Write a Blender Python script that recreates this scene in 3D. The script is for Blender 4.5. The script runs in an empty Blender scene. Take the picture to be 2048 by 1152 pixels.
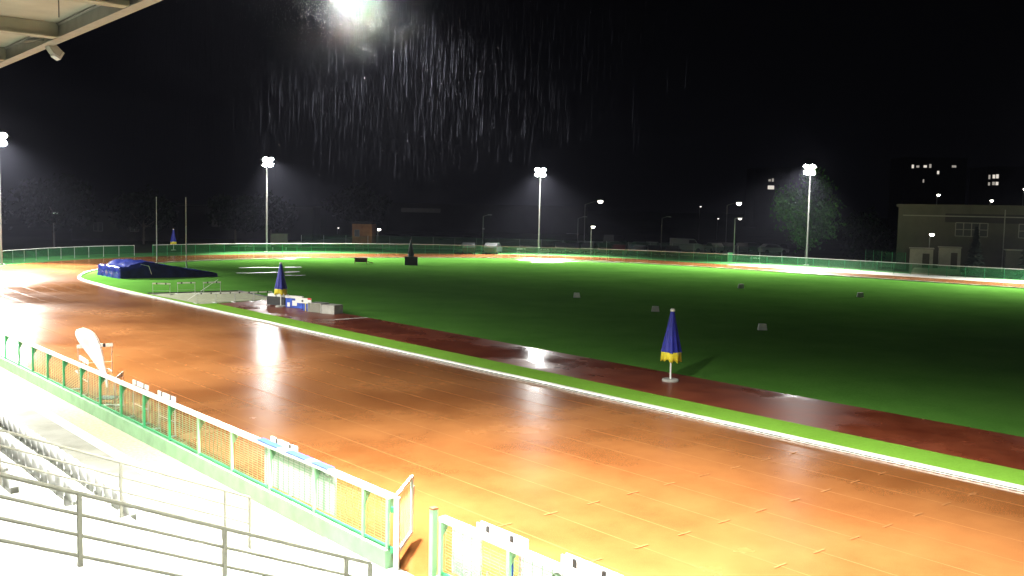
import bpy, math, random
from math import radians as R, sin, cos, pi
from mathutils import Vector, Matrix, noise
random.seed(7)
SC = bpy.context.scene
COL = SC.collection

# ------------------------------------------------------------------ materials
def nt(m):
    return m.node_tree.nodes, m.node_tree.links

def mat(name, col, rough=0.6, metal=0.0, var=0.0, scale=4.0, spec=0.5, bump=0.0, col2=None, detail=4.0):
    m = bpy.data.materials.new(name); m.use_nodes = True
    n, l = nt(m); b = n['Principled BSDF']
    b.inputs['Roughness'].default_value = rough
    b.inputs['Metallic'].default_value = metal
    b.inputs['Specular IOR Level'].default_value = spec
    b.inputs['Base Color'].default_value = (*col, 1)
    if var > 0 or col2 or bump:
        tc = n.new('ShaderNodeTexCoord'); nz = n.new('ShaderNodeTexNoise')
        nz.inputs['Scale'].default_value = scale; nz.inputs['Detail'].default_value = detail
        l.new(tc.outputs['Object'], nz.inputs['Vector'])
        if var > 0 or col2:
            mx = n.new('ShaderNodeMix'); mx.data_type = 'RGBA'
            c2 = col2 or tuple(min(1, c * (1 + var)) for c in col)
            c1 = col if col2 else tuple(c * (1 - var) for c in col)
            mx.inputs['A'].default_value = (*c1, 1); mx.inputs['B'].default_value = (*c2, 1)
            rp = n.new('ShaderNodeMapRange'); rp.inputs['From Min'].default_value = .3; rp.inputs['From Max'].default_value = .7
            l.new(nz.outputs['Fac'], rp.inputs['Value']); l.new(rp.outputs['Result'], mx.inputs['Factor'])
            l.new(mx.outputs['Result'], b.inputs['Base Color'])
        if bump:
            bp = n.new('ShaderNodeBump'); bp.inputs['Strength'].default_value = bump; bp.inputs['Distance'].default_value = .02
            l.new(nz.outputs['Fac'], bp.inputs['Height']); l.new(bp.outputs['Normal'], b.inputs['Normal'])
    return m

def emit(name, col, s):
    m = bpy.data.materials.new(name); m.use_nodes = True
    b = m.node_tree.nodes['Principled BSDF']
    b.inputs['Base Color'].default_value = (.02, .02, .02, 1)
    b.inputs['Emission Color'].default_value = (*col, 1); b.inputs['Emission Strength'].default_value = s
    return m

def wet(name, dark, light, pale, streak=(.35, .12), r_dry=.42, r_wet=.07, pud=.5, bump=.015, shift=0.0):
    """rain-soaked rubber surface: patchy colour, puddles of low roughness, light ripple"""
    m = bpy.data.materials.new(name); m.use_nodes = True
    n, l = nt(m); b = n['Principled BSDF']
    tc = n.new('ShaderNodeTexCoord')
    mp = n.new('ShaderNodeMapping'); mp.inputs['Scale'].default_value = (streak[0], streak[1], 1); mp.inputs['Location'].default_value = (shift, shift * .7, 0)
    l.new(tc.outputs['Object'], mp.inputs['Vector'])
    n1 = n.new('ShaderNodeTexNoise'); n1.inputs['Scale'].default_value = 1.0; n1.inputs['Detail'].default_value = 6; n1.inputs['Roughness'].default_value = .6
    l.new(mp.outputs['Vector'], n1.inputs['Vector'])
    n2 = n.new('ShaderNodeTexNoise'); n2.inputs['Scale'].default_value = .23; n2.inputs['Detail'].default_value = 5; n2.inputs['Roughness'].default_value = .55
    l.new(mp.outputs['Vector'], n2.inputs['Vector'])
    n3 = n.new('ShaderNodeTexNoise'); n3.inputs['Scale'].default_value = 60; n3.inputs['Detail'].default_value = 3
    l.new(tc.outputs['Object'], n3.inputs['Vector'])
    r1 = n.new('ShaderNodeMapRange'); r1.inputs['From Min'].default_value = .36; r1.inputs['From Max'].default_value = .64
    l.new(n1.outputs['Fac'], r1.inputs['Value'])
    mx = n.new('ShaderNodeMix'); mx.data_type = 'RGBA'
    mx.inputs['A'].default_value = (*dark, 1); mx.inputs['B'].default_value = (*light, 1)
    l.new(r1.outputs['Result'], mx.inputs['Factor'])
    mg = n.new('ShaderNodeMix'); mg.data_type = 'RGBA'; mg.inputs['B'].default_value = (*pale, 1)
    rg = n.new('ShaderNodeMapRange'); rg.inputs['From Min'].default_value = .45; rg.inputs['From Max'].default_value = .75; rg.inputs['To Max'].default_value = .35
    l.new(n3.outputs['Fac'], rg.inputs['Value']); l.new(rg.outputs['Result'], mg.inputs['Factor'])
    l.new(mx.outputs['Result'], mg.inputs['A']); l.new(mg.outputs['Result'], b.inputs['Base Color'])
    # puddles
    rp = n.new('ShaderNodeMapRange'); rp.inputs['From Min'].default_value = pud - .06; rp.inputs['From Max'].default_value = pud + .07
    rp.inputs['To Min'].default_value = r_dry; rp.inputs['To Max'].default_value = r_wet
    l.new(n2.outputs['Fac'], rp.inputs['Value'])
    ad = n.new('ShaderNodeMath'); ad.operation = 'MULTIPLY_ADD'; ad.inputs[1].default_value = .12; 
    l.new(n1.outputs['Fac'], ad.inputs[0]); l.new(rp.outputs['Result'], ad.inputs[2])
    l.new(ad.outputs[0], b.inputs['Roughness'])
    b.inputs['IOR'].default_value = 1.36
    bp = n.new('ShaderNodeBump'); bp.inputs['Strength'].default_value = bump; bp.inputs['Distance'].default_value = .02
    n4 = n.new('ShaderNodeTexNoise'); n4.inputs['Scale'].default_value = 3.0; n4.inputs['Detail'].default_value = 5
    l.new(tc.outputs['Object'], n4.inputs['Vector'])
    l.new(n4.outputs['Fac'], bp.inputs['Height']); l.new(bp.outputs['Normal'], b.inputs['Normal'])
    return m

def grass(name, a, c, scale=.25):
    m = bpy.data.materials.new(name); m.use_nodes = True
    n, l = nt(m); b = n['Principled BSDF']
    tc = n.new('ShaderNodeTexCoord')
    n1 = n.new('ShaderNodeTexNoise'); n1.inputs['Scale'].default_value = scale; n1.inputs['Detail'].default_value = 8; n1.inputs['Roughness'].default_value = .65
    n2 = n.new('ShaderNodeTexNoise'); n2.inputs['Scale'].default_value = 9; n2.inputs['Detail'].default_value = 6; n2.inputs['Roughness'].default_value = .8
    for x in (n1, n2): l.new(tc.outputs['Object'], x.inputs['Vector'])
    mx = n.new('ShaderNodeMix'); mx.data_type = 'RGBA'
    mx.inputs['A'].default_value = (*a, 1); mx.inputs['B'].default_value = (*c, 1)
    av = n.new('ShaderNodeMath'); av.operation = 'ADD'
    h = n.new('ShaderNodeMath'); h.operation = 'MULTIPLY'; h.inputs[1].default_value = .5
    l.new(n1.outputs['Fac'], av.inputs[0]); l.new(n2.outputs['Fac'], av.inputs[1]); l.new(av.outputs[0], h.inputs[0])
    rp = n.new('ShaderNodeMapRange'); rp.inputs['From Min'].default_value = .36; rp.inputs['From Max'].default_value = .64
    l.new(h.outputs[0], rp.inputs['Value']); l.new(rp.outputs['Result'], mx.inputs['Factor'])
    l.new(mx.outputs['Result'], b.inputs['Base Color'])
    b.inputs['Roughness'].default_value = .5
    b.inputs['Specular IOR Level'].default_value = 0
    bp = n.new('ShaderNodeBump'); bp.inputs['Strength'].default_value = .6; bp.inputs['Distance'].default_value = .05
    l.new(n2.outputs['Fac'], bp.inputs['Height']); l.new(bp.outputs['Normal'], b.inputs['Normal'])
    return m

def mesh_mat(name, col, cover):
    """fine wire mesh seen from afar: the share of the sheet covered by wire"""
    m = bpy.data.materials.new(name); m.use_nodes = True
    n, l = nt(m); b = n['Principled BSDF']; b.inputs['Base Color'].default_value = (*col, 1); b.inputs['Roughness'].default_value = .4
    b.inputs['Alpha'].default_value = cover
    return m

M = {}
TRACK_SHIFT = 15.1
M['track'] = wet('wet_track', (.155, .052, .0135), (.26, .104, .032), (.29, .13, .05), streak=(.2, .2), pud=.53, r_dry=.20, r_wet=.05, shift=TRACK_SHIFT)
M['runway'] = wet('wet_runway', (.12, .022, .008), (.20, .046, .018), (.22, .065, .03), streak=(.9, .7), pud=.54, r_dry=.33, r_wet=.06)
M['grass'] = grass('wet_grass', (.060, .185, .024), (.105, .275, .045))
M['strip'] = grass('lit_strip_grass', (.14, .31, .03), (.21, .43, .055))  # infield grass made lighter: stronger lamplight near the kerb put into the colour
M['puddle'] = wet('flooded_grass', (.05, .07, .02), (.12, .13, .07), (.15, .15, .08), streak=(.5, .5), pud=.5, r_dry=.5, r_wet=.3)
M['verge'] = grass('verge_grass', (.03, .12, .035), (.06, .18, .06))
M['ground'] = grass('dark_ground', (.018, .028, .012), (.04, .05, .025), .08)
M['line'] = mat('lane_paint', (.295, .132, .047), .25, var=.15, scale=3)
M['wline'] = mat('white_paint', (.8, .8, .74), .4, var=.1, scale=3)
M['kerb'] = mat('kerb_white', (.85, .86, .8), .35, var=.08, scale=6)
M['kerbgap'] = mat('kerb_gap', (.10, .10, .09), .6)
M['concrete'] = mat('concrete', (.40, .40, .36), .55, var=.25, scale=2.5, bump=.2, detail=8)
M['terrace'] = mat('terrace_concrete', (.52, .53, .48), .5, var=.18, scale=1.6, bump=.15, detail=8)
M['asphalt'] = wet('wet_asphalt', (.15, .15, .125), (.24, .24, .21), (.3, .3, .25), streak=(1., 1.), pud=.6, r_dry=.5, r_wet=.2)
M['tan'] = mat('tan_gravel', (.30, .26, .17), .8, var=.3, scale=12, bump=.3)
M['greenwall'] = mat('pale_green_wall', (.20, .36, .21), .6, var=.18, scale=2.2, bump=.1, detail=7)
M['green'] = mat('green_paint', (.03, .28, .11), .35, var=.1, scale=4)
M['palegreen'] = mat('pale_green_paint', (.25, .5, .28), .35, var=.1, scale=4)
M['wire'] = mat('green_wire', (.05, .30, .12), .4, var=.1)
M['farwire'] = mat('far_green_wire', (.03, .22, .075), .4)
M['farmesh'] = mesh_mat('far_green_mesh', (.022, .16, .05), .32)
M['backmesh'] = mesh_mat('back_green_mesh', (.02, .11, .045), .30)
M['white'] = mat('white_plastic', (.86, .87, .84), .35, var=.05)
M['galv'] = mat('galvanised_steel', (.55, .56, .54), .38, .6, var=.15, scale=6)
M['rail_grey'] = mat('dark_grey_rail', (.11, .112, .088), .45, .1, var=.2, scale=8)
M['rail_pale'] = mat('pale_rail', (.16, .16, .13), .4, var=.1, scale=8)
M['seat'] = mat('grey_seat_plastic', (.68, .69, .69), .4, var=.08)
M['dark'] = mat('dark_metal', (.03, .03, .03), .5, var=.2)
M['black'] = mat('black_rubber', (.015, .015, .015), .6, var=.2)
M['blue'] = mat('blue_tarp', (.010, .02, .16), .22, var=.3, scale=2.5, bump=.5)
M['pblue'] = mat('blue_canvas', (.016, .024, .32), .6, var=.2, scale=6)
M['pyellow'] = mat('yellow_canvas', (.78, .66, .035), .6, var=.12, scale=6)
M['dcanvas'] = mat('dark_canvas', (.008, .02, .02), .7, var=.2)
M['cream'] = mat('cream_ceiling', (.36, .355, .28), .7, var=.12, scale=1.2, detail=7)
M['beam'] = mat('painted_beam', (.22, .215, .15), .5, var=.15, scale=3)
M['edgebeam'] = mat('painted_edge_beam', (.21, .21, .175), .5, var=.15, scale=3)
M['sand'] = mat('wet_sand', (.34, .36, .22), .7, var=.15, scale=3, bump=.3)
M['bark'] = mat('bark', (.05, .04, .03), .9, var=.3, scale=8, bump=.4)
M['leaf'] = mat('leaves_green', (.032, .095, .020), .7, spec=.1, var=.5, scale=2)
M['leaf2'] = mat('leaves_dark', (.005, .009, .004), .8, spec=.08, var=.5, scale=2)
M['needle'] = mat('conifer_needles', (.008, .02, .008), .7, var=.4, scale=3)
M['brown'] = mat('brown_wood', (.20, .07, .02), .6, var=.3, scale=5)
M['post'] = mat('lamp_post_grey', (.17, .175, .165), .5, .1, var=.1)
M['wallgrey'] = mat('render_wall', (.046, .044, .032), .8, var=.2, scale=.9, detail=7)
M['wallbrown'] = mat('brown_wall', (.30, .14, .05), .8, var=.25, scale=1.2, detail=7)
M['walldark'] = mat('dark_wall', (.012, .012, .012), .85, var=.3, scale=.3)
M['glass'] = mat('dark_glass', (.01, .012, .014), .3)
M['frame'] = mat('window_frame', (.15, .15, .125), .5, var=.1)
M['shedwhite'] = mat('pale_panel', (.24, .235, .19), .6, var=.12, scale=2)
M['offlens'] = mat('unlit_lens', (.5, .5, .46), .2)
M['lens'] = emit('floodlight_lens', (1, 1, .97), 300)
M['nearlens'] = emit('roof_lamp_lens', (1, .99, .94), 120)
M['streetlens'] = emit('street_lamp_lens', (1, .93, .82), 26)
M['dimlens'] = emit('dim_lamp_lens', (1, .95, .85), 2.2)
M['greenlens'] = emit('lamp_in_leaves', (.75, 1, .7), 1.2)
M['litwin'] = emit('lit_window', (1, .92, .8), .8)
M['dimwin'] = emit('dim_window', (1, .92, .8), .35)
M['faintwin'] = emit('faint_window', (1, .92, .85), .010)
M['headlight'] = emit('headlight', (1, .97, .9), 9)
M['amber'] = emit('amber_lamp', (1, .5, .1), 4)
M['carwhite'] = mat('car_paint_white', (.30, .31, .30), .3)
M['cargrey'] = mat('car_paint_grey', (.03, .033, .035), .55, 0)
M['cardark'] = mat('car_paint_dark', (.012, .015, .016), .5, 0)
M['carred'] = mat('car_paint_red', (.05, .012, .012), .3)
M['carblue'] = mat('car_paint_blue', (.02, .06, .07), .3)
M['poster'] = mat('blue_poster', (.04, .10, .5), .4, var=.5, scale=3)
M['banblue'] = mat('banner_blue', (.03, .07, .42), .5, var=.1)
M['banred'] = mat('sign_red', (.6, .06, .05), .5)
M['yellowpanel'] = mat('banner_yellow', (.8, .65, .18), .5, var=.1)
M['letter'] = mat('banner_lettering', (.07, .10, .06), .5)

# ------------------------------------------------------------------ mesh builder
class MB:
    def __init__(s): s.v, s.f = [], []
    def add(s, vs, fs):
        o = len(s.v); s.v += [tuple(v) for v in vs]; s.f += [tuple(i + o for i in f) for f in fs]; return s
    def box(s, c, d, rz=0.0, taper=1.0):
        hx, hy, hz = d[0] / 2, d[1] / 2, d[2] / 2; ca, sa = cos(rz), sin(rz); vs = []
        for z, t in ((-hz, 1), (hz, taper)):
            for x, y in ((-hx, -hy), (hx, -hy), (hx, hy), (-hx, hy)):
                x2, y2 = x * t, y * t
                vs.append((c[0] + x2 * ca - y2 * sa, c[1] + x2 * sa + y2 * ca, c[2] + z))
        return s.add(vs, [(0, 3, 2, 1), (4, 5, 6, 7), (0, 1, 5, 4), (1, 2, 6, 5), (2, 3, 7, 6), (3, 0, 4, 7)])
    def bar(s, a, b, w, h=None, up=(0, 0, 1)):
        h = h or w; a, b = Vector(a), Vector(b); d = (b - a).normalized(); u = Vector(up)
        if abs(d.dot(u)) > .99: u = Vector((1, 0, 0))
        x = d.cross(u).normalized() * w / 2; y = x.cross(d).normalized() * h / 2
        vs = [p + sx * x + sy * y for p in (a, b) for sx, sy in ((-1, -1), (1, -1), (1, 1), (-1, 1))]
        return s.add(vs, [(0, 1, 2, 3), (4, 7, 6, 5), (0, 4, 5, 1), (1, 5, 6, 2), (2, 6, 7, 3), (3, 7, 4, 0)])
    def tube(s, a, b, r1, r2=None, n=8, caps=True):
        r2 = r1 if r2 is None else r2; a, b = Vector(a), Vector(b); d = (b - a).normalized()
        u = Vector((0, 0, 1)) if abs(d.z) < .95 else Vector((1, 0, 0))
        x = d.cross(u).normalized(); y = d.cross(x)
        vs = [p + r * (cos(2 * pi * i / n) * x + sin(2 * pi * i / n) * y) for p, r in ((a, r1), (b, r2)) for i in range(n)]
        fs = [(i, (i + 1) % n, n + (i + 1) % n, n + i) for i in range(n)]
        if caps: fs += [tuple(range(n))[::-1], tuple(range(n, 2 * n))]
        return s.add(vs, fs)
    def path(s, pts, r, n=6):
        for a, b in zip(pts[:-1], pts[1:]): s.tube(a, b, r, n=n)
        return s
    def lathe(s, prof, c=(0, 0, 0), n=16):
        vs = [(c[0] + r * cos(2 * pi * i / n), c[1] + r * sin(2 * pi * i / n), c[2] + z) for r, z in prof for i in range(n)]
        fs = [(k * n + i, k * n + (i + 1) % n, (k + 1) * n + (i + 1) % n, (k + 1) * n + i) for k in range(len(prof) - 1) for i in range(n)]
        fs += [tuple(range(n))[::-1], tuple(range((len(prof) - 1) * n, len(prof) * n))]
        return s.add(vs, fs)
    def strip(s, A, B, z):
        n = len(A); return s.add([(p[0], p[1], z) for p in A] + [(p[0], p[1], z) for p in B], [(i, i + 1, n + i + 1, n + i) for i in range(n - 1)])
    def prism(s, poly, a, b, frame):
        """polygon poly (u,v) swept between a and b along frame axis: frame(u,v,t)->xyz"""
        n = len(poly); vs = [frame(u, v, t) for t in (a, b) for u, v in poly]
        return s.add(vs, [tuple(range(n))[::-1], tuple(range(n, 2 * n))] + [(i, (i + 1) % n, n + (i + 1) % n, n + i) for i in range(n)])
    def build(s, name, m, parent=None, loc=None, rz=0.0, smooth=False):
        me = bpy.data.meshes.new(name); me.from_pydata(s.v, [], s.f); me.update()
        me.materials.append(M[m] if isinstance(m, str) else m)
        if smooth:
            for p in me.polygons: p.use_smooth = True
        o = bpy.data.objects.new(name, me); COL.objects.link(o)
        if parent: o.parent = parent
        if loc: o.location = loc
        o.rotation_euler.z = rz
        return o

def tag(o, label=None, cat=None, group=None, kind=None):
    if label: o['label'] = label
    if cat: o['category'] = cat
    if group: o['group'] = group
    if kind: o['kind'] = kind
    return o
def thing(name, label, cat, loc=(0, 0, 0), rz=0.0, group=None):
    o = bpy.data.objects.new(name, None); COL.objects.link(o); o.location = loc; o.rotation_euler = (0, 0, rz)
    o.empty_display_size = .2
    return tag(o, label, cat, group)
def copy_tree(o, parent=None):
    c = o.copy(); COL.objects.link(c)
    if parent: c.parent = parent
    for ch in list(o.children): copy_tree(ch, c)
    return c
def dup(o, label, loc, rz=0.0, sc=None):
    c = copy_tree(o); c.location = loc; c.rotation_euler = (0, 0, rz); c['label'] = label
    if sc: c.scale = sc
    return c
def struct(o): o['kind'] = 'structure'; return o

# ------------------------------------------------------------------ track geometry (x across the track, y along the home straight)
def catmull(P, n=8):
    out = []
    for i in range(len(P) - 1):
        p0, p1, p2, p3 = (Vector(P[max(0, min(len(P) - 1, k))]) for k in (i - 1, i, i + 1, i + 2))
        for k in range(n):
            t = k / n
            out.append(.5 * ((2 * p1) + (p2 - p0) * t + (2 * p0 - 5 * p1 + 4 * p2 - p3) * t * t + (3 * p1 - p0 - 3 * p2 + p3) * t ** 3))
    out.append(Vector(P[-1])); return out
# (x, y, red surface width outside the kerb)
half = [(23.38, 20, 14.05), (23.38, 45, 14.05), (23.38, 60, 14.05), (23.4, 67, 13.9), (23.6, 73, 13.), (24.4, 80.5, 11.4), (28.2, 88.5, 10.2),
        (35.2, 95.2, 9.6), (44, 98.6, 9.6), (54, 98.6, 9.6), (64.3, 96.2, 9.6), (71, 93.7, 9.4), (76.7, 90.3, 9.2), (80.6, 86.2, 9.),
        (83.4, 81, 8.8), (86, 69.8, 7.), (87.3, 57.8, 6.3), (88.3, 47.3, 6.3), (89.4, 36.7, 6.3), (90.2, 20, 6.3)]
south = [(x, -20 - (y - 60) if y > 60 else 20 - (y - 20), w) for x, y, w in half]
loop = half + [(90.5, 10, 6.4), (90.5, -10, 7.)] + [(90.5, -20, 8.5), (88, -35, 9), (80, -48, 9.4), (66, -57, 9.6), (50, -57, 9.6), (36, -50, 10), (26.5, -37, 11.5), (23.5, -24, 13.5), (23.38, -10, 14.05), (23.38, 5, 14.05), (23.38, 20, 14.05)]
CU = catmull(loop, 8)
def norms():
    out = []; n = len(CU) - 1
    for i in range(n + 1):
        a = CU[(i - 1) % n]; b = CU[(i + 1) % n]; d = Vector((b.x - a.x, b.y - a.y)).normalized()
        out.append(Vector((-d.y, d.x)))
    return out
NO = norms()
def offs(d, frac=None):
    return [(p.x + q.x * (d if frac is None else p.z * frac), p.y + q.y * (d if frac is None else p.z * frac)) for p, q in zip(CU, NO)]

def sheet(name, m, pts, z):
    me = MB(); me.add([(x, y, z) for x, y in pts], [tuple(range(len(pts)))]); return struct(me.build(name, m))

struct(MB().add([(-900, -900, -.03), (1500, -900, -.03), (1500, 1500, -.03), (-900, 1500, -.03)], [(0, 1, 2, 3)]).build('ground', 'ground'))
# infield grass as a fan
inn = offs(-.05)
f = MB(); n = len(inn); f.add([(55, 20, 0)] + [(x, y, 0) for x, y in inn], [(0, i + 1, i + 2) for i in range(n - 1)]); struct(f.build('infield', 'grass'))
trk = MB().strip(offs(.12), offs(0, 1.0), .004); struct(trk.build('running_track', 'track'))
vg = MB().strip(offs(0, 1.0), [(p.x + q.x * (p.z + 7), p.y + q.y * (p.z + 7)) for p, q in zip(CU, NO)], -.006)
# keep the verge off the grandstand side
vv = MB()
vp = [i for i in range(len(CU)) if not (CU[i].x < 24.0 and -24 < CU[i].y < 76)]
A1 = offs(0, 1.0); B1 = [(p.x + q.x * (p.z + 7), p.y + q.y * (p.z + 7)) for p, q in zip(CU, NO)]
vv.strip([A1[i] for i in vp], [B1[i] for i in vp], -.006); struct(vv.build('verge', 'verge'))
lines = MB()
for k in range(1, 10):
    d = .1 + 1.22 * k
    if k < 7: lines.strip(offs(d), offs(d + .035), .010)
    else:
        ids = [i for i in range(len(CU)) if CU[i].x < 23.6 and -30 < CU[i].y < 76]
        ids.sort(key=lambda i: CU[i].y)
        ys = sorted(set(round(CU[i].y, 3) for i in ids))
        lines.strip([(23.38 - d, y) for y in ys], [(23.38 - d - .035, y) for y in ys], .010)
for rowy in (14.49, 12.02, 9.86):      # hurdle position ticks across the lane lines
    for k in range(1, 10): lines.box((23.38 - .12 - 1.22 * k, rowy, .0165), (.36, .045, .005))
struct(lines.build('lane_lines', 'line'))
# kerb: white rail on short feet
kb = MB()
ip = offs(0)
idx = list(range(len(CU)))
ka, kc = offs(-.07), offs(.10)
vs = [(x, y, .035) for x, y in kc] + [(x, y, .085) for x, y in kc] + [(x, y, .085) for x, y in ka] + [(x, y, .0) for x, y in ka]
n = len(CU); fs = []
for i in range(n - 1):
    for a in range(3): fs.append((a * n + i, a * n + i + 1, (a + 1) * n + i + 1, (a + 1) * n + i))
kr = thing('track_kerb', 'low white kerb rail with drain slots edging the inside of the red track', 'kerb')
kb.add(vs, fs).build('kerb_rail', 'kerb', kr)
ks = MB().strip(offs(.10), offs(.19), .011); ks.build('kerb_base', 'kerb', kr)
kg = MB()
for i in range(260): kg.box((23.38 - .115, -16 + i * .3, .028), (.03, .16, .03))
sl = kg.build('drain_slot', 'kerbgap', kr); sl['kind'] = 'stuff'
# runway and sand pit inside the kerb
sheet('lit_grass_strip', 'strip', [(23.44, -40), (25.22, -40), (25.22, 57.1), (24.2, 57.3), (24.0, 65.2), (23.9, 74), (23.55, 70), (23.44, 62)], .0045)
sheet('runway', 'runway', [(25.2, -40), (29.03, -40), (29.03, 58.0), (25.2, 57.0)], .006)
sheet('sand_pit', 'sand', [(24.25, 57.2), (29.5, 58.2), (29.9, 64.2), (24.0, 65.1)], .010)
pe = MB()
for a, b in (((24.0, 65.15), (29.95, 64.25)), ((29.95, 64.25), (29.55, 58.1))): pe.bar((*a, .03), (*b, .03), .12, .08)
tag(pe.build('pit_edge', 'dark'), 'dark rubber edging along the far sides of the pale sand pit', 'edging')
tb = MB(); tb.box((28.0, 46.17, .014), (2.0, .2, .006))
struct(tb.build('takeoff_line', 'wline'))
fl = MB()
for a, b, w in (((40.5, 86.8), (46.3, 85.6), .45), ((37.3, 80.4), (43.0, 79.8), .32), ((39.8, 76.4), (41.4, 75.8), .28), ((33, 74.5), (24.6, 60.0), .04)):
    fl.bar((*a, .009), (*b, .009), w, .004)
struct(fl.build('field_lines', 'wline'))
pdr = random.Random(11)
for (px_, py_, a_, b_) in ((80.2, 88.3, 3.6, 1.5), (77.0, 86.6, 2.6, .8), (79.0, 84.2, 3.2, .9), (75.5, 82.6, 1.8, .5), (82.6, 80.2, 2.4, .6), (54.6, 99.6, 2.6, .8), (50.8, 99.0, 2.0, .6)):
    pts_ = []
    for k in range(40):
        t = 2 * pi * k / 40; r_ = 1 + .35 * noise.noise(Vector((cos(t) * 1.7, sin(t) * 1.7, px_))) + .25 * noise.noise(Vector((cos(t) * 5, sin(t) * 5, py_)))
        u, v = a_ * r_ * cos(t), b_ * r_ * sin(t); pts_.append((px_ + u * .76 + v * .65, py_ - u * .65 + v * .76))
    sheet('puddle', 'puddle', pts_, .0125)
pth = MB().strip([(92.6, 71), (93.2, 64), (93.6, 57.8), (94.6, 47.3), (95.7, 36.7), (96.5, 20), (96.8, 0)], [(95.2, 71.3), (97.6, 64.5), (98.5, 58.2), (99.6, 47.8), (101, 37.2), (101.8, 20), (102.2, 0)], .003)
struct(pth.build('path', 'concrete'))
cp = MB().add([(58, 128, -.02), (84, 112, -.02), (100, 97, -.02), (108, 84, -.02), (150, 105, -.02), (110, 170, -.02)], [(0, 1, 2, 3, 4, 5)])
struct(cp.build('car_park', 'asphalt'))
# apron between the stand and the track
struct(MB().add([(5.2, -30, .0), (9.33, -30, .0), (9.33, 80, .0), (5.2, 80, .0)], [(0, 1, 2, 3)]).build('apron', 'asphalt'))
struct(MB().add([(8.0, -30, .008), (8.32, -30, .008), (8.32, 80, .008), (8.0, 80, .008)], [(0, 1, 2, 3)]).build('drain_channel', 'terrace'))
struct(MB().add([(8.32, -30, .005), (9.1, -30, .005), (9.1, 80, .005), (8.32, 80, .005)], [(0, 1, 2, 3)]).build('gravel_strip', 'tan'))
struct(MB().add([(7.2, -30, .012), (9.34, -30, .012), (9.34, 16.0, .012), (7.2, 15.6, .012)], [(0, 1, 2, 3)]).build('gate_path', 'terrace'))

# ------------------------------------------------------------------ grandstand
gs = thing('grandstand', 'pale concrete stepped grandstand terrace in the lower left corner', 'grandstand')
def tread_z(i): return .66 + i * .40
tr = MB(); xs = 6.45
prof = [(xs, .0)]
for i in range(6):
    prof += [(xs - i * .92, tread_z(i)), (xs - (i + 1) * .92, tread_z(i))]
prof += [(xs - 6 * .92, 4.55), (-6, 4.55), (-6, 0.)]
tr.prism(prof, 16.2, 78, lambda u, v, t: (u, t, v)); tr.build('terrace', 'terrace', gs)
st = MB(); sp = [(7.55, 0.)]
for i in range(18):
    z = .17 * (i + 1); x = 7.55 - i * .385
    sp += [(x, z), (x - .385, z)]
sp += [(7.55 - 18 * .385, 4.55), (-6, 4.55), (-6, 0)]
st.prism(sp, 5.0, 16.198, lambda u, v, t: (u, t, v)); st.build('stair', 'terrace', gs)
lw = MB(); lw.prism([(x, z) for x, z in prof], -30, 4.998, lambda u, v, t: (u, t, v)); lw.build('lower_terrace', 'terrace', gs)
bw = MB(); bw.box((-6.1, 24, 5.0), (.2, 108, 10.)); bw.build('back_wall', 'concrete', gs)
for i in range(9): MB().tube((-4.5, -25 + i * 12.5, 4.5), (-4.5, -25 + i * 12.5, 10), .14).build('column', 'galv', gs)

ro = thing('stand_roof', 'cream grandstand roof with steel beams in the upper left corner', 'roof', (0, 0, 0))
MB().box((.4, 24, 10.16), (13.0, 108, .10)).build('roof_deck', 'cream', ro)
MB().box((6.96, 24, 9.93), (.10, 108, .30)).build('edge_beam', 'edgebeam', ro)
fl2 = MB(); fl2.box((6.96, 24, 9.775), (.26, 108, .025)); fl2.box((6.96, 24, 10.08), (.26, 108, .02)); fl2.build('edge_flange', 'edgebeam', ro)
for i in range(-4, 11):
    a = 19.37 + i * 4.51
    b = MB(); b.box((.43, a, 9.955), (12.9, .12, .31)); b.box((.43, a, 9.79), (12.9, .3, .03)); b.build('roof_beam', 'beam', ro)
b = MB()
for a in range(12): b.tube((5.9, -8 + a * 4.51 + 5.8, 9.6), (5.9, -8 + a * 4.51 + 5.8, 10.1), .012, n=5)
b.build('hanger_rod', 'dark', ro)

ro.rotation_euler.x = -.0144; ro.location.z = .353
def roof_lamp(A, label):
    o = thing('roof_floodlight', label, 'floodlight', (8.0, A, 9.45), 0, 'floodlights along the roof edge')
    MB().bar((-1.0, 0, .14), (.05, 0, .36), .07).bar((.05, 0, .36), (.05, 0, .2), .05).build('bracket', 'edgebeam', o)
    h = MB(); h.prism([(-.28, .22), (-.05, .28), (.34, -.10), (.22, -.30), (-.02, -.16)], -.26, .26, lambda u, v, t: (u, t, v)); h.build('housing', 'shedwhite', o)
    MB().prism([(.345, -.095), (.23, -.30), (.0, -.18), (.03, -.27), (.25, -.40), (.40, -.14)], -.24, .24, lambda u, v, t: (u, t, v)).build('lens', 'nearlens', o)
    return o
rl = roof_lamp(14.4, 'glaring roof floodlight just above the top edge of the picture, rain falling past it')
rl.location.z = 10.14
rl2 = dup(rl, 'unlit pale floodlight hanging under the roof edge, seen from behind', (7.08, 25.2, 9.70), 0, (.62, .62, .62))
for c in rl2.children:
    if c.name.startswith('lens'): c.data = c.data.copy(); c.data.materials[0] = M['offlens']
dup(rl, 'roof floodlight above the right half of the picture, out of frame', (8.0, .9, 10.10)); dup(rl, 'roof floodlight beyond the left picture edge, nearer one', (7.9, 38, 9.55)); dup(rl, 'roof floodlight beyond the left picture edge, farther one', (7.9, 51, 9.55))

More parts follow.
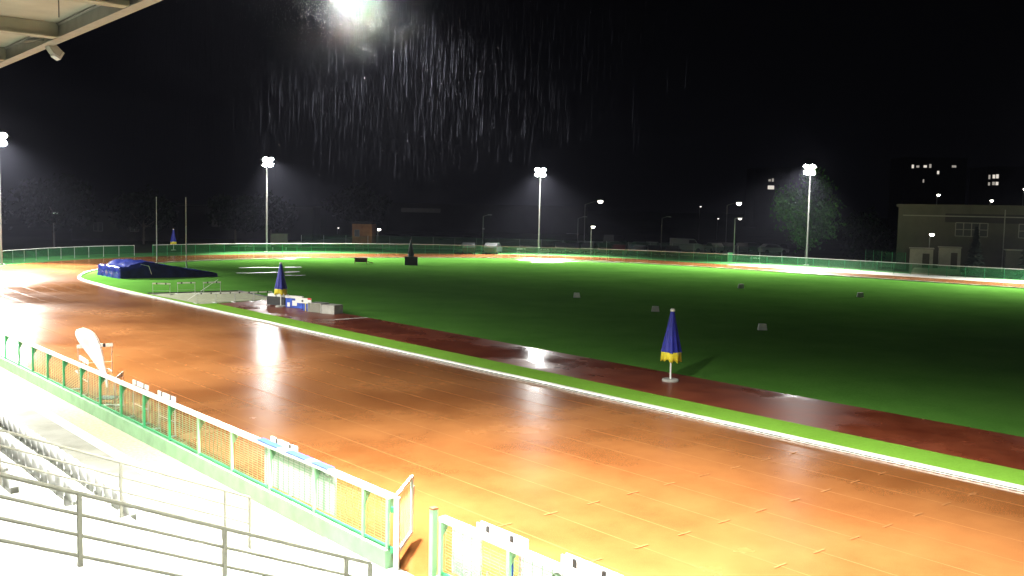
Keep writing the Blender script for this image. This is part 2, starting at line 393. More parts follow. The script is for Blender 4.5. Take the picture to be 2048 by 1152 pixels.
# seats
WORDS = 'first second third fourth fifth sixth seventh eighth ninth tenth eleventh twelfth thirteenth fourteenth fifteenth sixteenth seventeenth eighteenth nineteenth twentieth twenty-first twenty-second twenty-third twenty-fourth twenty-fifth twenty-sixth twenty-seventh twenty-eighth'.split()
seat0 = thing('stadium_seat', '', 'seat', (0, 0, 0), 0, 'grey stadium seats on the terrace')
sb = MB()
shape = [(-.21, .0), (-.19, .02), (.17, .02), (.20, .0)]
# tub: seat pan and curved back, back towards -x
pan = []
W = 7
rowsP = [(.20, .34), (.10, .31), (-.06, .305), (-.16, .32), (-.19, .40), (-.21, .53), (-.22, .62), (-.224, .66)]
for (x, z) in rowsP:
    for j in range(W):
        t = j / (W - 1) * 2 - 1
        hw = .17 if z < .5 else (.16 if z < .6 else (.12 if z < .64 else .05))
        pan.append((x + (.055 * t * t if z > .33 and x < 0 else 0), t * hw, z + (.035 * t * t if x > -.1 else 0)))
fs = []
for i in range(len(rowsP) - 1):
    for j in range(W - 1): fs.append((i * W + j, i * W + j + 1, (i + 1) * W + j + 1, (i + 1) * W + j))
sb.add(pan, fs)
so = sb.build('seat_shell', 'seat', seat0, smooth=True)
sm = so.modifiers.new('thick', 'SOLIDIFY'); sm.thickness = .025
MB().box((-.05, 0, .15), (.10, .08, .31)).box((-.05, 0, .012), (.16, .14, .024)).build('bracket', 'galv', seat0)
ri = 0
first = True
for i, (x, z, a0, n_, nm) in enumerate(((5.98, .66, 16.55, 28, 'front row'), (5.06, 1.06, 16.5, 22, 'second row'), (4.14, 1.46, 16.45, 14, 'third row'))):
    for k in range(n_):
        lab = 'grey plastic seat, %s from the white stair rail, %s of the terrace' % (WORDS[k], nm)
        loc = (x - .12, a0 + k * .45, z)
        if first: seat0.location = loc; seat0['label'] = lab; first = False
        else: dup(seat0, lab, loc)

def stair_rail(A, m, label, nrails, gap, posts, xs0, z0, slope, xend, pw):
    o = thing('stair_railing', label, 'railing', (0, A, 0))
    zt = lambda x: z0 - slope * (x - xs0)
    r = MB()
    for k in range(nrails):
        xa = posts[0] - 3.2
        r.tube((xa, 0, zt(xa) - k * gap), (xend, 0, zt(xend) - k * gap), pw if k == 0 else pw * .8, n=8)
    r.build('rail', m, o)
    for x in posts:
        p = MB(); zb = max(0, .17 * (math.floor((7.55 - x) / .385) + 1)) if x < 7.55 else 0
        p.bar((x, 0, zb), (x, 0, zt(x)), pw * 2.0, pw * 1.7); p.build('post', m, o)
    return o
stair_rail(12.0, 'rail_grey', 'dark grey five-bar stair railing crossing the bottom left corner', 5, .252, [1.79, 3.59, 5.39, 7.22, 7.62], 3.57, 2.76, .433, 7.62, .029)
stair_rail(16.2, 'rail_pale', 'pale three-bar stair railing beside the seat rows, behind the dark railing', 3, .24, [1.9, 3.7, 5.50, 7.29, 7.75], 5.47, 1.95, .435, 7.75, .022)

# ------------------------------------------------------------------ front fence with the gate
def front_fence(a0, a1, label, posts):
    o = thing('trackside_fence', label, 'fence', (0, 0, 0))
    MB().box((9.23, (a0 + a1) / 2, .16), (.22, a1 - a0, .36)).build('base_wall', 'greenwall', o)
    MB().box((9.24, (a0 + a1) / 2, 1.255), (.13, a1 - a0, .07)).build('top_rail', 'white', o)
    MB().box((9.21, (a0 + a1) / 2, .385), (.04, a1 - a0, .035)).build('bottom_rail', 'green', o)
    for p in posts: MB().bar((9.20, p, .34), (9.20, p, 1.22), .07, .05).add([(9.235, p - .012, 1.21), (9.235, p + .012, 1.21), (9.42, p, 1.21), (9.235, p, .95)], [(0, 1, 2), (0, 2, 3), (1, 3, 2), (0, 3, 1)]).build('post', 'palegreen' if p < 23 else 'green', o)
    pp = sorted(posts)
    for q, r in zip(pp[:-1], pp[1:]):
        w = MB(); y0, y1 = q + .05, r - .05
        for k in range(16): w.bar((9.245, y0, .43 + k * .05), (9.245, y1, .43 + k * .05), .006)
        nn = max(2, int((y1 - y0) / .2))
        for k in range(nn + 1):
            y = y0 + (y1 - y0) * k / nn; w.bar((9.253, y, .41), (9.253, y, 1.21), .007)
        w.build('wire_panel', 'palegreen', o)
    return o
P1 = [13.95, 14.72, 16.47, 18.3, 20.08, 21.85, 23.6, 25.3, 27.0, 28.7, 30.4, 32.1, 33.8, 35.5, 37.2, 39, 40.8, 42.6, 44.4, 46.2, 48, 49.8, 51.6, 53.4, 55.2, 57, 58.8, 60.6, 62.4, 64.2, 66, 67.8, 69.6]
front_fence(13.9, 69.7, 'long green fence with white top rail running beside the track, left of the gate', P1)
P2 = [12.42, 10.75, 9.0, 7.2, 5.4, 3.6, 1.8, 0, -1.8, -3.6, -5.4, -7.2]
front_fence(-7.3, 12.45, 'green fence with white top rail right of the gate, at the bottom edge', P2)
gt = thing('fence_gate', 'small white wire gate standing open towards the track', 'gate', (9.24, 13.8, 0), math.atan2(.95, 1.02))
g = MB()
L_ = 1.36
for a, b in (((0.05, 0, .22), (L_, 0, .22)), ((.05, 0, 1.26), (L_, 0, 1.26)), ((.05, 0, .22), (.05, 0, 1.26)), ((L_, 0, .22), (L_, 0, 1.26))): g.bar(a, b, .05)
g.build('gate_frame', 'white', gt)
g = MB()
for k in range(20): g.bar((.06, .0, .27 + k * .05), (L_ - .02, 0, .27 + k * .05), .006)
for k in range(7): g.bar((.06 + k * .21, .008, .24), (.06 + k * .21, .008, 1.25), .006)
g.build('wire_panel', 'palegreen', gt)
MB().box((L_ + .05, 0, .98), (.12, .05, .16)).build('latch', 'white', gt)
[MB().box((0, .03, q_), (.05, .07, .10)).build('hinge', 'green', gt) for q_ in (.35, 1.05)]
MB().bar((.0, -.04, -.0), (.0, -.04, 1.27), .09).build('hinge_post', 'white', gt)
o = thing('gate_post', 'square green post standing alone at the right side of the gate opening', 'post', (9.21, 12.64, 0))
MB().bar((0, 0, 0), (0, 0, 1.36), .10).build('shaft', 'palegreen', o); MB().box((0, 0, 1.375), (.11, .11, .03)).build('cap', 'brown', o)

# banners on the fence
bn = thing('fence_banner', 'white banner with blue top edge hung over the fence rail left of the gate', 'banner', (0, 0, 0))
MB().box((9.335, 17.35, .80), (.015, 2.9, .86)).build('banner_sheet', 'white', bn)
b = MB()
for a0, a1 in ((15.95, 16.55), (16.75, 17.6), (17.9, 18.85)): b.box((9.25, (a0 + a1) / 2, 1.298), (.17, a1 - a0, .016))
b.build('blue_print', 'banblue', bn)
b = MB()
for a0, a1 in ((16.55, 16.75), (17.6, 17.9)): b.box((9.25, (a0 + a1) / 2, 1.298), (.17, a1 - a0, .016))
b.build('white_print', 'white', bn)
bn = thing('fence_banner', 'yellow and white banner with a blue figure behind the fence right of the gate', 'banner', (0, 0, 0))
MB().box((9.36, 11.95, .78), (.015, .75, .8)).build('white_panel', 'white', bn)
MB().box((9.36, 11.28, .92), (.016, .55, .52)).build('yellow_panel', 'yellowpanel', bn)
MB().box((9.37, 10.92, .80), (.018, .16, .62)).add([(9.355, 10.98, 1.12), (9.355, 10.86, 1.05), (9.355, 10.84, .55), (9.355, 11.0, .5)], [(0, 1, 2, 3)]).build('blue_figure', 'poster', bn)
bn = thing('fence_banner', 'white banner with dark letters at the bottom edge, right of the gate', 'banner', (0, 0, 0))
MB().box((9.36, 9.6, .80), (.015, 2.1, .84)).build('banner_sheet', 'white', bn)
def text(name, s, size, loc, rot, m, parent=None, ext=.004):
    c = bpy.data.curves.new(name, 'FONT'); c.body = s; c.size = size; c.extrude = ext; c.align_x = 'CENTER'; c.align_y = 'CENTER'
    o = bpy.data.objects.new(name, c); COL.objects.link(o)
    dg = bpy.context.evaluated_depsgraph_get(); me = bpy.data.meshes.new_from_object(o.evaluated_get(dg)); me.name = name
    bpy.data.objects.remove(o); o = bpy.data.objects.new(name, me); COL.objects.link(o); me.materials.append(M[m])
    o.location = loc; o.rotation_euler = rot
    if parent: o.parent = parent
    return o
text('lettering', 'OV', .34, (9.345, 9.75, .98), (R(90), 0, R(-90)), 'letter', bn)

# ------------------------------------------------------------------ hurdles
def make_hurdle(H=.84, name='hurdle'):
    o = thing(name, '', 'hurdle', (0, 0, 0), 0, 'hurdles standing around the stadium')
    MB().box((0, 0, H - .045), (1.19, .03, .09)).build('top_bar', 'white', o)
    [MB().box((q_, 0, H - .045), (.09, .034, .092)).build('bar_stripe', 'dark', o) for q_ in (-.3, .3)]
    for s in (-1, 1):
        MB().tube((s * .56, 0, .03), (s * .56, 0, H - .07), .014).build('upright', 'galv', o)
        MB().tube((s * .56, -.03, .025), (s * .56, .68, .025), .018).build('foot', 'galv', o)
    MB().tube((-.56, 0, .30), (.56, 0, .30), .008).tube((-.56, .64, .03), (.56, .64, .03), .012).build('crossbar', 'galv', o)
    return o
h0 = make_hurdle(.80); h0.location = (24.4, 63.8, 0); h0.rotation_euler.z = R(-42); h0['label'] = 'white hurdle on the grass in front of the blue mat, leftmost of three'
for p, rz, lab in (((26.05, 63.75), R(-8), 'white hurdle on the grass in front of the blue mat, middle of three'),
                   ((27.65, 63.35), R(-6), 'white hurdle on the grass in front of the blue mat, rightmost of three')): dup(h0, lab, (*p, 0), rz)
names = ['leftmost, by the track kerb', 'second from the kerb', 'third from the kerb', 'rightmost, touching the parasol']
for i, nme in enumerate(names):
    t = i / 3.; p = (24.65 + t * (28.05 - 24.65), 57.35 - t * .6)
    dup(h0, 'white hurdle in the row across the sand pit, %s' % nme, (*p, 0), R(-6), (1, 1, .82))
for p, rz, sc_, lab in (((56.0, 116.9), R(-18), .72, 'small white hurdle behind the far fence left of the first full floodlight mast'),
                        ((69.9, 113.5), R(-25), .72, 'small white hurdle behind the far fence left of the dark parasol'),
                        ((86.3, 99.6), R(-28), .80, 'white hurdle behind the far fence just left of the middle mast'),
                        ((88.1, 97.0), R(-20), .86, 'white hurdle in front of the foot of the middle mast'),
                        ((99.0, 71.6), R(-70), .82, 'white hurdle beside the grey post at the far right bend')): dup(h0, lab, (*p, 0), rz, (1, 1, sc_))
for i, (p, rz, sc_, lab) in enumerate((((9.95, 11.85), R(90), 1.32, 'white hurdle with two dark marks behind the fence, nearest right of the gate'),
                        ((10.02, 9.9), R(90), 1.32, 'white hurdle behind the fence at the bottom edge, above the lettered banner'),
                        ((9.98, 19.2), R(90), 1.34, 'white hurdle behind the fence at the blue edged banner'),
                        ((9.98, 25.8), R(90), 1.34, 'white hurdle leaning over the fence rail, second after the flag'),
                        ((9.98, 27.7), R(90), 1.36, 'white hurdle over the fence rail, first after the flag'),
                        ((10.0, 29.5), R(60), 1.32, 'angled white hurdle just right of the white flag'),
                        ((10.02, 32.8), R(85), 1.40, 'white hurdle behind the fence left below the white flag'),
                        ((11.45, 36.2), R(-8), 1.32, 'tall white hurdle on the track behind the white flag'))):
    dup(h0, lab, (*p, 0), rz, (1, 1, sc_))
    if i in (0, 1): pass
# stacked hurdle boards next to the gate make the wide white blocks
for p, lab in (((9.99, 11.85), 'white board pair fixed on the hurdle nearest right of the gate'), ((10.06, 9.9), 'white board fixed on the hurdle at the bottom edge')):
    b = thing('hurdle_board', lab, 'board', (p[0] + .04, p[1], 0), R(90))
    MB().box((0, 0, .96), (1.16, .03, .20)).build('board_sheet', 'white', b)
    q = MB(); q.box((-.27, .018, .98), (.05, .008, .035)); q.box((.27, .018, .98), (.05, .008, .035)); q.build('bolt_slot', 'dark', b)
    [MB().bar((q_, 0, 0), (q_, 0, .87), .03).build('leg', 'galv', b) for q_ in (-.4, .4)]

# beach flag
bf = thing('feather_flag', 'white curved feather flag leaning behind the trackside fence', 'flag', (10.3, 31.45, 0), R(-40))
rightE = [(0, .30), (.0, .66), (-.09, 1.05), (-.13, 1.32), (-.19, 1.62), (-.27, 1.84), (-.38, 2.02), (-.53, 2.14), (-.74, 2.20)]
leftE = [(-.03, .30), (-.10, .66), (-.36, 1.03), (-.54, 1.30), (-.74, 1.58), (-.89, 1.79), (-.97, 1.93), (-.99, 2.05), (-.93, 2.14)]
fb = MB(); vs = []; nj = 7
for k, ((ra, rz_), (la, lz)) in enumerate(zip(rightE, leftE)):
    for j_ in range(nj):
        t = j_ / (nj - 1); vs.append((ra + (la - ra) * t, .07 * sin(t * pi) * sin(k * .7 + .4) + .03 * sin(t * 7 + k), rz_ + (lz - rz_) * t))
fb.add(vs, [(k * nj + q_, k * nj + q_ + 1, (k + 1) * nj + q_ + 1, (k + 1) * nj + q_) for k in range(8) for q_ in range(nj - 1)])
fo = fb.build('flag_cloth', 'white', bf, smooth=True); fo.modifiers.new('t', 'SOLIDIFY').thickness = .01; sd = fo.modifiers.new('s', 'SUBSURF'); sd.levels = 1; sd.render_levels = 1
MB().path([(0, 0, 0)] + [(a + .012, 0, z) for a, z in rightE], .012).build('flag_pole', 'galv', bf)
MB().box((0, 0, .02), (.5, .5, .04)).build('base_plate', 'dark', bf)

# ------------------------------------------------------------------ parasols
def make_parasol():
    o = thing('parasol', '', 'parasol', (0, 0, 0), 0, 'closed parasols around the field')
    MB().lathe([(.02, 0), (.30, 0), (.31, .05), (.27, .085), (.05, .09)], n=20).build('base', 'concrete', o)
    MB().tube((0, 0, .06), (0, 0, 2.4), .030, n=10).build('pole', 'white', o)
    def folds(z0, z1, r0, r1, nz, amp, sag=0):
        mb = MB(); n = 32; vs = []
        for k in range(nz + 1):
            t = k / nz; z = z0 + (z1 - z0) * t; r = r0 + (r1 - r0) * t
            for i in range(n):
                a = 2 * pi * i / n; w = 1 + amp * t * cos(8 * a + .6) + .10 * t * cos(3 * a + 1)
                vs.append((r * w * cos(a), r * w * sin(a), z + sag * t * cos(8 * a + .6) + .03 * t * cos(2 * a)))
        mb.add(vs, [(k * n + i, k * n + (i + 1) % n, (k + 1) * n + (i + 1) % n, (k + 1) * n + i) for k in range(nz) for i in range(n)]); return mb
    folds(2.56, 1.06, .07, .335, 8, .20).build('canopy', 'pblue', o, smooth=True)
    v = folds(1.085, .76, .345, .33, 3, .16, -.05).build('valance', 'pyellow', o, smooth=True)
    v.modifiers.new('t', 'SOLIDIFY').thickness = .012
    MB().lathe([(.02, 2.55), (.085, 2.55), (.09, 2.60), (.06, 2.645), (.01, 2.65)], n=14).build('cap', 'white', o)
    return o
pa = make_parasol(); pa.location = (27.62, 23.45, .006); pa['label'] = 'closed blue and yellow parasol standing alone on the near runway'
dup(pa, 'closed blue and yellow parasol beside the posters and hurdles on the runway', (27.6, 53.5, .006), R(30))
dup(pa, 'distant closed blue and yellow parasol half hidden behind the far fence', (47.3, 119.6, 0), R(80))
dp = dup(pa, 'dark closed parasol standing on the black block across the field', (58.3, 84.6, .0), R(10), (.9, .9, .98))
for c in list(dp.children):
    if c.name.split('.')[0] in ('canopy', 'valance', 'cap', 'pole', 'base'):
        c.data = c.data.copy(); c.data.materials[0] = M['dcanvas']
o = thing('equipment_block', 'black block around the foot of the dark parasol across the field', 'block', (58.2, 84.35, 0), R(-38))
MB().box((0, -.15, .42), (1.3, .55, .84)).build('block_body', 'black', o); MB().box((0, -.15, .86), (1.36, .6, .05)).build('block_lid', 'dark', o)
o = thing('bench', 'low brown wooden bench on the dark grass across the field', 'bench', (54.75, 88.5, 0), R(-34))
MB().box((0, 0, .57), (1.35, .5, .09)).build('seat_board', 'brown', o); MB().box((0, .2, .33), (1.3, .06, .42)).build('front_board', 'brown', o)
for s in (-1, 1): MB().box((s * .6, 0, .265), (.08, .45, .53)).build('leg', 'brown', o)
MB().bar((.7, 0, .2), (1.25, 0, .06), .08).build('brace', 'brown', o)

# gear by the second parasol
o = thing('equipment_cart', 'dark covered cart with two white pads beside the second parasol', 'cart', (27.85, 54.3, 0), R(-68))
MB().box((0, 0, .30), (1.35, .5, .52)).build('cart_body', 'black', o)
for s in (-1, 1): MB().box((s * .34, 0, .63), (.58, .42, .14)).build('pad', 'white', o)
o = thing('poster_board', 'low board with a blue poster and white top, middle of the gear', 'board', (27.95, 52.5, 0), R(-68))
MB().box((0, 0, .30), (1.25, .06, .56)).build('poster', 'poster', o); MB().box((0, 0, .66), (1.3, .14, .15)).build('top_board', 'white', o)
MB().bar((-.55, .2, .0), (-.55, 0, .55), .04).bar((.55, .2, 0), (.55, 0, .55), .04).build('stand', 'galv', o)
b = MB(); b.box((.05, -.034, .30), (.35, .008, .3)); b.box((-.4, -.034, .2), (.2, .008, .25)); b.build('print', 'white', o)
o = thing('lap_sign', 'white sign board with a small red corner on a pink post by the poster board', 'sign', (27.6, 50.6, 0), R(-68))
MB().box((-.1, 0, .62), (1.15, .04, .30)).build('sign_board', 'white', o); MB().box((.35, -.026, .74), (.25, .01, .10)).build('red_corner', 'banred', o)
MB().box((.05, .02, .28), (.05, .05, .52)).build('post', 'yellowpanel', o); MB().box((.2, .05, .24), (.75, .04, .4)).build('lower_poster', 'poster', o)
MB().box((-.15, -.026, .60), (.12, .01, .1)).build('dark_print', 'dark', o)
o = thing('crate', 'grey green ribbed crate at the end of the gear row by the runway', 'crate', (28.3, 49.4, 0), R(-68))
MB().box((-.55, 0, .27), (.9, .7, .5)).build('crate_body', 'shedwhite', o); MB().box((.42, 0, .25), (.9, .8, .5)).build('crate_bin', 'concrete', o)
b = MB(); b.box((-.55, 0, .535), (.94, .74, .03)); b.box((-1.0, -.36, .27), (.04, .03, .54)); b.box((-.1, -.36, .27), (.04, .03, .54)); b.build('rim', 'galv', o)

# distance marker boxes on the grass
def marker(p, lab, rz):
    o = thing('distance_marker', lab, 'marker', (*p, 0), rz, 'throwing distance markers on the field')
    MB().prism([(-.24, 0), (.24, 0), (.19, .32), (-.19, .32)], -.12, .12, lambda u, v, t: (u, t, v)).build('marker_body', 'white', o)
    return o
m0 = marker((48, 49.42), 'small grey marker box on the dark field, leftmost of the near three', R(-45))
for p, lab in (((45.8, 40.25), 'small grey marker box on the dark field just left of the near parasol top'),
               ((43.75, 31.0), 'small grey marker box on the dark field right of the near parasol'),
               ((67.66, 39.4), 'faint small marker box at the right near the lit grass edge'),
               ((66.1, 49.05), 'faint small marker box below the right floodlight mast')): dup(m0, lab, (*p, 0), R(-45))

# ------------------------------------------------------------------ pole vault mat and uprights
vm = thing('vault_mat', 'large pole vault landing mat under a crumpled blue tarpaulin', 'landing mat', (0, 0, 0))
nx, ny = 44, 22
vs = []
def mat_h(u, v):
    # u along the long front side 0..1, v depth 0..1
    top = .92 if u < .10 else (.92 + .35 * math.exp(-((u - .27) / .16) ** 2) if u < .45 else .98)
    if u > .38: top = 1.08 - (u - .38) / .62 * .80
    top += .13 * noise.noise(Vector((u * 9, v * 4, 1))) + .09 * noise.noise(Vector((u * 25, v * 9, 5)))
    return max(.12, top)
c0, c1, d1 = Vector((26.75, 78.5)), Vector((34.3, 77.5)), Vector((-.15, 4.6))
for j in range(ny + 1):
    for i in range(nx + 1):
        u, v = i / nx, j / ny
        uu = min(1, max(0, (u - .05) / .9)); w = min(1, max(0, (v - .08) / .84))
        edge = min(u / .05, 1, (1 - u) / .05, v / .08, (1 - v) / .08)
        p = c0 + (c1 - c0) * uu + d1 * w
        wob = .05 * noise.noise(Vector((u * 14, v * 10, 3)))
        z = mat_h(uu, w) * (max(0, edge) if edge < 1 else 1)
        vs.append((p.x + wob - (.06 if edge < .2 and u < .1 else 0), p.y + wob * .6 - (.05 if edge < .2 and v < .1 else 0), z))
MB().add(vs, [(j * (nx + 1) + i, j * (nx + 1) + i + 1, (j + 1) * (nx + 1) + i + 1, (j + 1) * (nx + 1) + i) for j in range(ny) for i in range(nx)]).build('tarpaulin', 'blue', vm, smooth=True)
b = MB(); b.tube((28.9, 78.15, .95), (29.1, 78.1, .3), .02); b.tube((28.3, 78.2, 1.1), (28.9, 78.15, .95), .02); b.build('strap', 'white', vm)
def upright(p, lab):
    o = thing('vault_upright', lab, 'upright', (*p, 0), 0, 'pole vault uprights')
    MB().tube((0, 0, .1), (0, 0, 4.0), .045).tube((0, 0, 4.0), (0, 0, 6.42), .032).build('pole', 'galv', o)
    MB().box((0, .1, .08), (.35, 1.1, .10)).bar((0, -.35, .12), (0, 0, 1.1), .04).build('base', 'dark', o)
    return o
u0 = upright((33.9, 82.95), 'tall thin pole vault upright at the sloping end of the blue mat')
dup(u0, 'tall thin pole vault upright behind the high end of the blue mat', (31.95, 84.5, 0))

# ------------------------------------------------------------------ far perimeter fence
def resample(P, step):
    pts = catmull([(x, y, 0) for x, y in P], 10); out = [pts[0]]; acc = 0
    for a, b in zip(pts[:-1], pts[1:]):
        d = (b - a).length
        while acc + d >= step:
            t = (step - acc) / d; a = a + (b - a) * t; out.append(a.copy()); d = (b - a).length; acc = 0
        acc += d
    return out
def far_fence(P, step, H, label, name, mmesh, mpost, rail='white', rails=True, pr=.025, wires=False):
    o = thing(name, label, 'fence', (0, 0, 0)); pts = resample(P, step)
    if rails: MB().path([(p.x, p.y, H) for p in pts], .03).build('top_rail', rail, o)
    for p in pts: MB().tube((p.x, p.y, -.05), (p.x, p.y, H), pr, n=6).build('post', mpost, o)
    for a, b in zip(pts[:-1], pts[1:]):
        w = MB().add([(a.x, a.y, .25), (b.x, b.y, .25), (b.x, b.y, H - .03), (a.x, a.y, H - .03)], [(0, 1, 2, 3)])
        w.build('mesh_panel', mmesh, o)
        if wires:
            w = MB()
            for k in range(8): w.tube((a.x, a.y, .27 + k * .11), (b.x, b.y, .27 + k * .11), .016, n=5, caps=False)
            w.build('wire_mesh', 'farwire', o)
    return o
far_fence([(9.3, 76), (13.8, 88.2), (22.4, 99.3), (28.9, 105.3), (34.3, 108.2), (39.9, 109.5)], 1.8, 1.15, 'green mesh fence with pale rail around the far left bend, ending at a gap', 'perimeter_fence', 'farmesh', 'galv', wires=True)
far_fence([(41.0, 109.6), (47, 110.7), (53, 110.7), (59.4, 109.7), (66, 107.8), (71, 105.5), (76.5, 101.3), (83.2, 93), (90.2, 83.7), (94.3, 71.5), (96.6, 62.5), (98.0, 50.3), (99.2, 40.8), (100.4, 30), (101, 18), (101.3, 0)], 1.8, 1.15,
          'green mesh fence with pale rail along the far bend and the back straight', 'perimeter_fence', 'farmesh', 'green', wires=True)
far_fence([(66, 122), (74, 117.5), (84, 109.5), (93, 100.5), (100, 91), (104.5, 80), (106, 72)], 3.0, 1.75, 'taller dark green fence in front of the car park', 'boundary_fence', 'backmesh', 'galv', rails=False)
far_fence([(107.6, 62.2), (104.8, 58.0), (103.6, 54.5)], 2.0, 2.0, 'tall green fence beside the school building corner', 'boundary_fence', 'backmesh', 'green', rails=False)

# ------------------------------------------------------------------ floodlight masts
CEN = Vector((60, 45, 0))
LIGHTS = []
def spot(name, loc, target, power, size, blend, radius, col, parent=None):
    l = bpy.data.lights.new(name, 'SPOT'); l.energy = power; l.spot_size = R(size); l.spot_blend = blend; l.shadow_soft_size = radius; l.color = col
    o = bpy.data.objects.new(name, l); COL.objects.link(o); o.location = loc
    d = Vector(target) - Vector(loc); o.rotation_euler = d.to_track_quat('-Z', 'Y').to_euler()
    return o
def make_mast(H=11.3):
    o = thing('floodlight_mast', '', 'floodlight mast', (0, 0, 0), 0, 'floodlight masts around the track')
    MB().tube((0, 0, 0), (0, 0, H + .3), .12, .065, n=10).build('pole', 'post', o)
    MB().box((0, 0, .04), (.5, .5, .08)).build('base', 'concrete', o)
    MB().bar((-.9, .0, H), (.9, 0, H), .08).bar((-.8, 0, H - .70), (.8, 0, H - .70), .08).build('cross_arm', 'post', o)
    for zz, sx in ((H + .10, .37), (H - .55, .34)):
        for s in (-1, 1):
            c = Vector((s * sx, .22, zz)); h = MB()
            ti = R(38)
            def fr(u, v, t): return (c.x + t, c.y + u * cos(ti) + v * sin(ti), c.z - u * sin(ti) + v * cos(ti))
            nq = 14; h.add([fr(u_, r_ * .31 * cos(a_ * 2 * pi / nq), r_ * .36 * sin(a_ * 2 * pi / nq)) for u_, r_ in ((-.26, .35), (-.12, .85), (.10, 1.03)) for a_ in range(nq)], [(k_ * nq + i_, k_ * nq + (i_ + 1) % nq, (k_ + 1) * nq + (i_ + 1) % nq, (k_ + 1) * nq + i_) for k_ in (0, 1) for i_ in range(nq)] + [tuple(range(nq))]); hs = h.build('lamp_housing', 'post', o)
            q = MB(); q.add([fr(.115, .31 * cos(a_ * pi / 7), .36 * sin(a_ * pi / 7)) for a_ in range(14)], [tuple(range(14))]); q.build('lens', 'lens', hs)
    return o
masts = [((56.33, 112.89), 11.3, (58, 90), 'floodlight mast left of centre beyond the far bend'), ((87.8, 97.82), 11.0, (72, 78), 'middle floodlight mast behind the far bend'),
         ((102.0, 66.5), 11.45, (80, 62), 'floodlight mast at the right in front of a leafy tree'), ((23.1, 98.75), 11.6, (16, 76), 'floodlight mast cut off by the left picture edge'),
         ((105.5, 33), 11.3, (82, 36), 'floodlight mast beyond the right picture edge'), ((3, 84), 11.3, (17, 62), 'floodlight mast beyond the left picture edge')]
m0 = None
MAST_P = 155000
for (x, y), H, tg, lab in masts:
    d = (Vector((*tg, 0)) - Vector((x, y, 0))).normalized(); rz = math.atan2(d.y, d.x) - pi / 2
    if m0 is None: m0 = make_mast(11.3); o = m0; o.location = (x, y, 0); o.rotation_euler = (0, 0, rz); o['label'] = lab
    else: o = dup(m0, lab, (x, y, 0), rz, (1, 1, H / 11.3))
    p = Vector((x, y, H)) + d * .55; LIGHTS.append(spot('mast_light', p, p + d * 6.5 - Vector((0, 0, 11)), MAST_P * (1.35 if x < 30 else 1), 108, .9, .40, (1, .99, .93)))
LIGHTS.append(spot('mast_light', (23.3, 98.9, 11.4), (36, 104, 0), MAST_P * .17, 118, .9, .40, (1, .99, .93)))
ROOF_P = 60000
CEIL_P = 12000
for a in (.9, 14.2, 38, 51):
    LIGHTS.append(spot('roof_light', (8.55, a + (.3 if 2 < a < 20 else .1), 9.90 if 2 < a < 20 else 9.5), (12.0, a + .3, 0), ROOF_P * (.85 if 2 < a < 20 else (.75 if a < 2 else .42)), 120, .9, .22, (1, .97, .88)))
cm0 = None
for a, lab in ((9.0, 'ceiling lamp under the stand roof above the dark railing'), (21.6, 'ceiling lamp under the stand roof above the near end of the seat rows'), (33.5, 'ceiling lamp under the stand roof above the middle of the seat rows'), (47, 'ceiling lamp under the stand roof above the far end of the seat rows')):
    if cm0 is None:
        cm0 = thing('ceiling_lamp', lab, 'ceiling lamp', (4.3, a, 9.7), 0, 'lamps under the stand roof')
        MB().box((0, 0, .12), (.5, 1.2, .18)).build('housing', 'shedwhite', cm0); MB().tube((0, 0, .2), (0, 0, .42), .03).build('hanger', 'dark', cm0)
        MB().box((0, 0, .02), (.42, 1.1, .02)).build('lens', 'nearlens', cm0)
    else: dup(cm0, lab, (4.3, a, 9.7))
    LIGHTS.append(spot('ceiling_light', (4.3, a, 9.6), (6.5, a, 0), CEIL_P, 128, .4, .3, (1, .98, .9)))

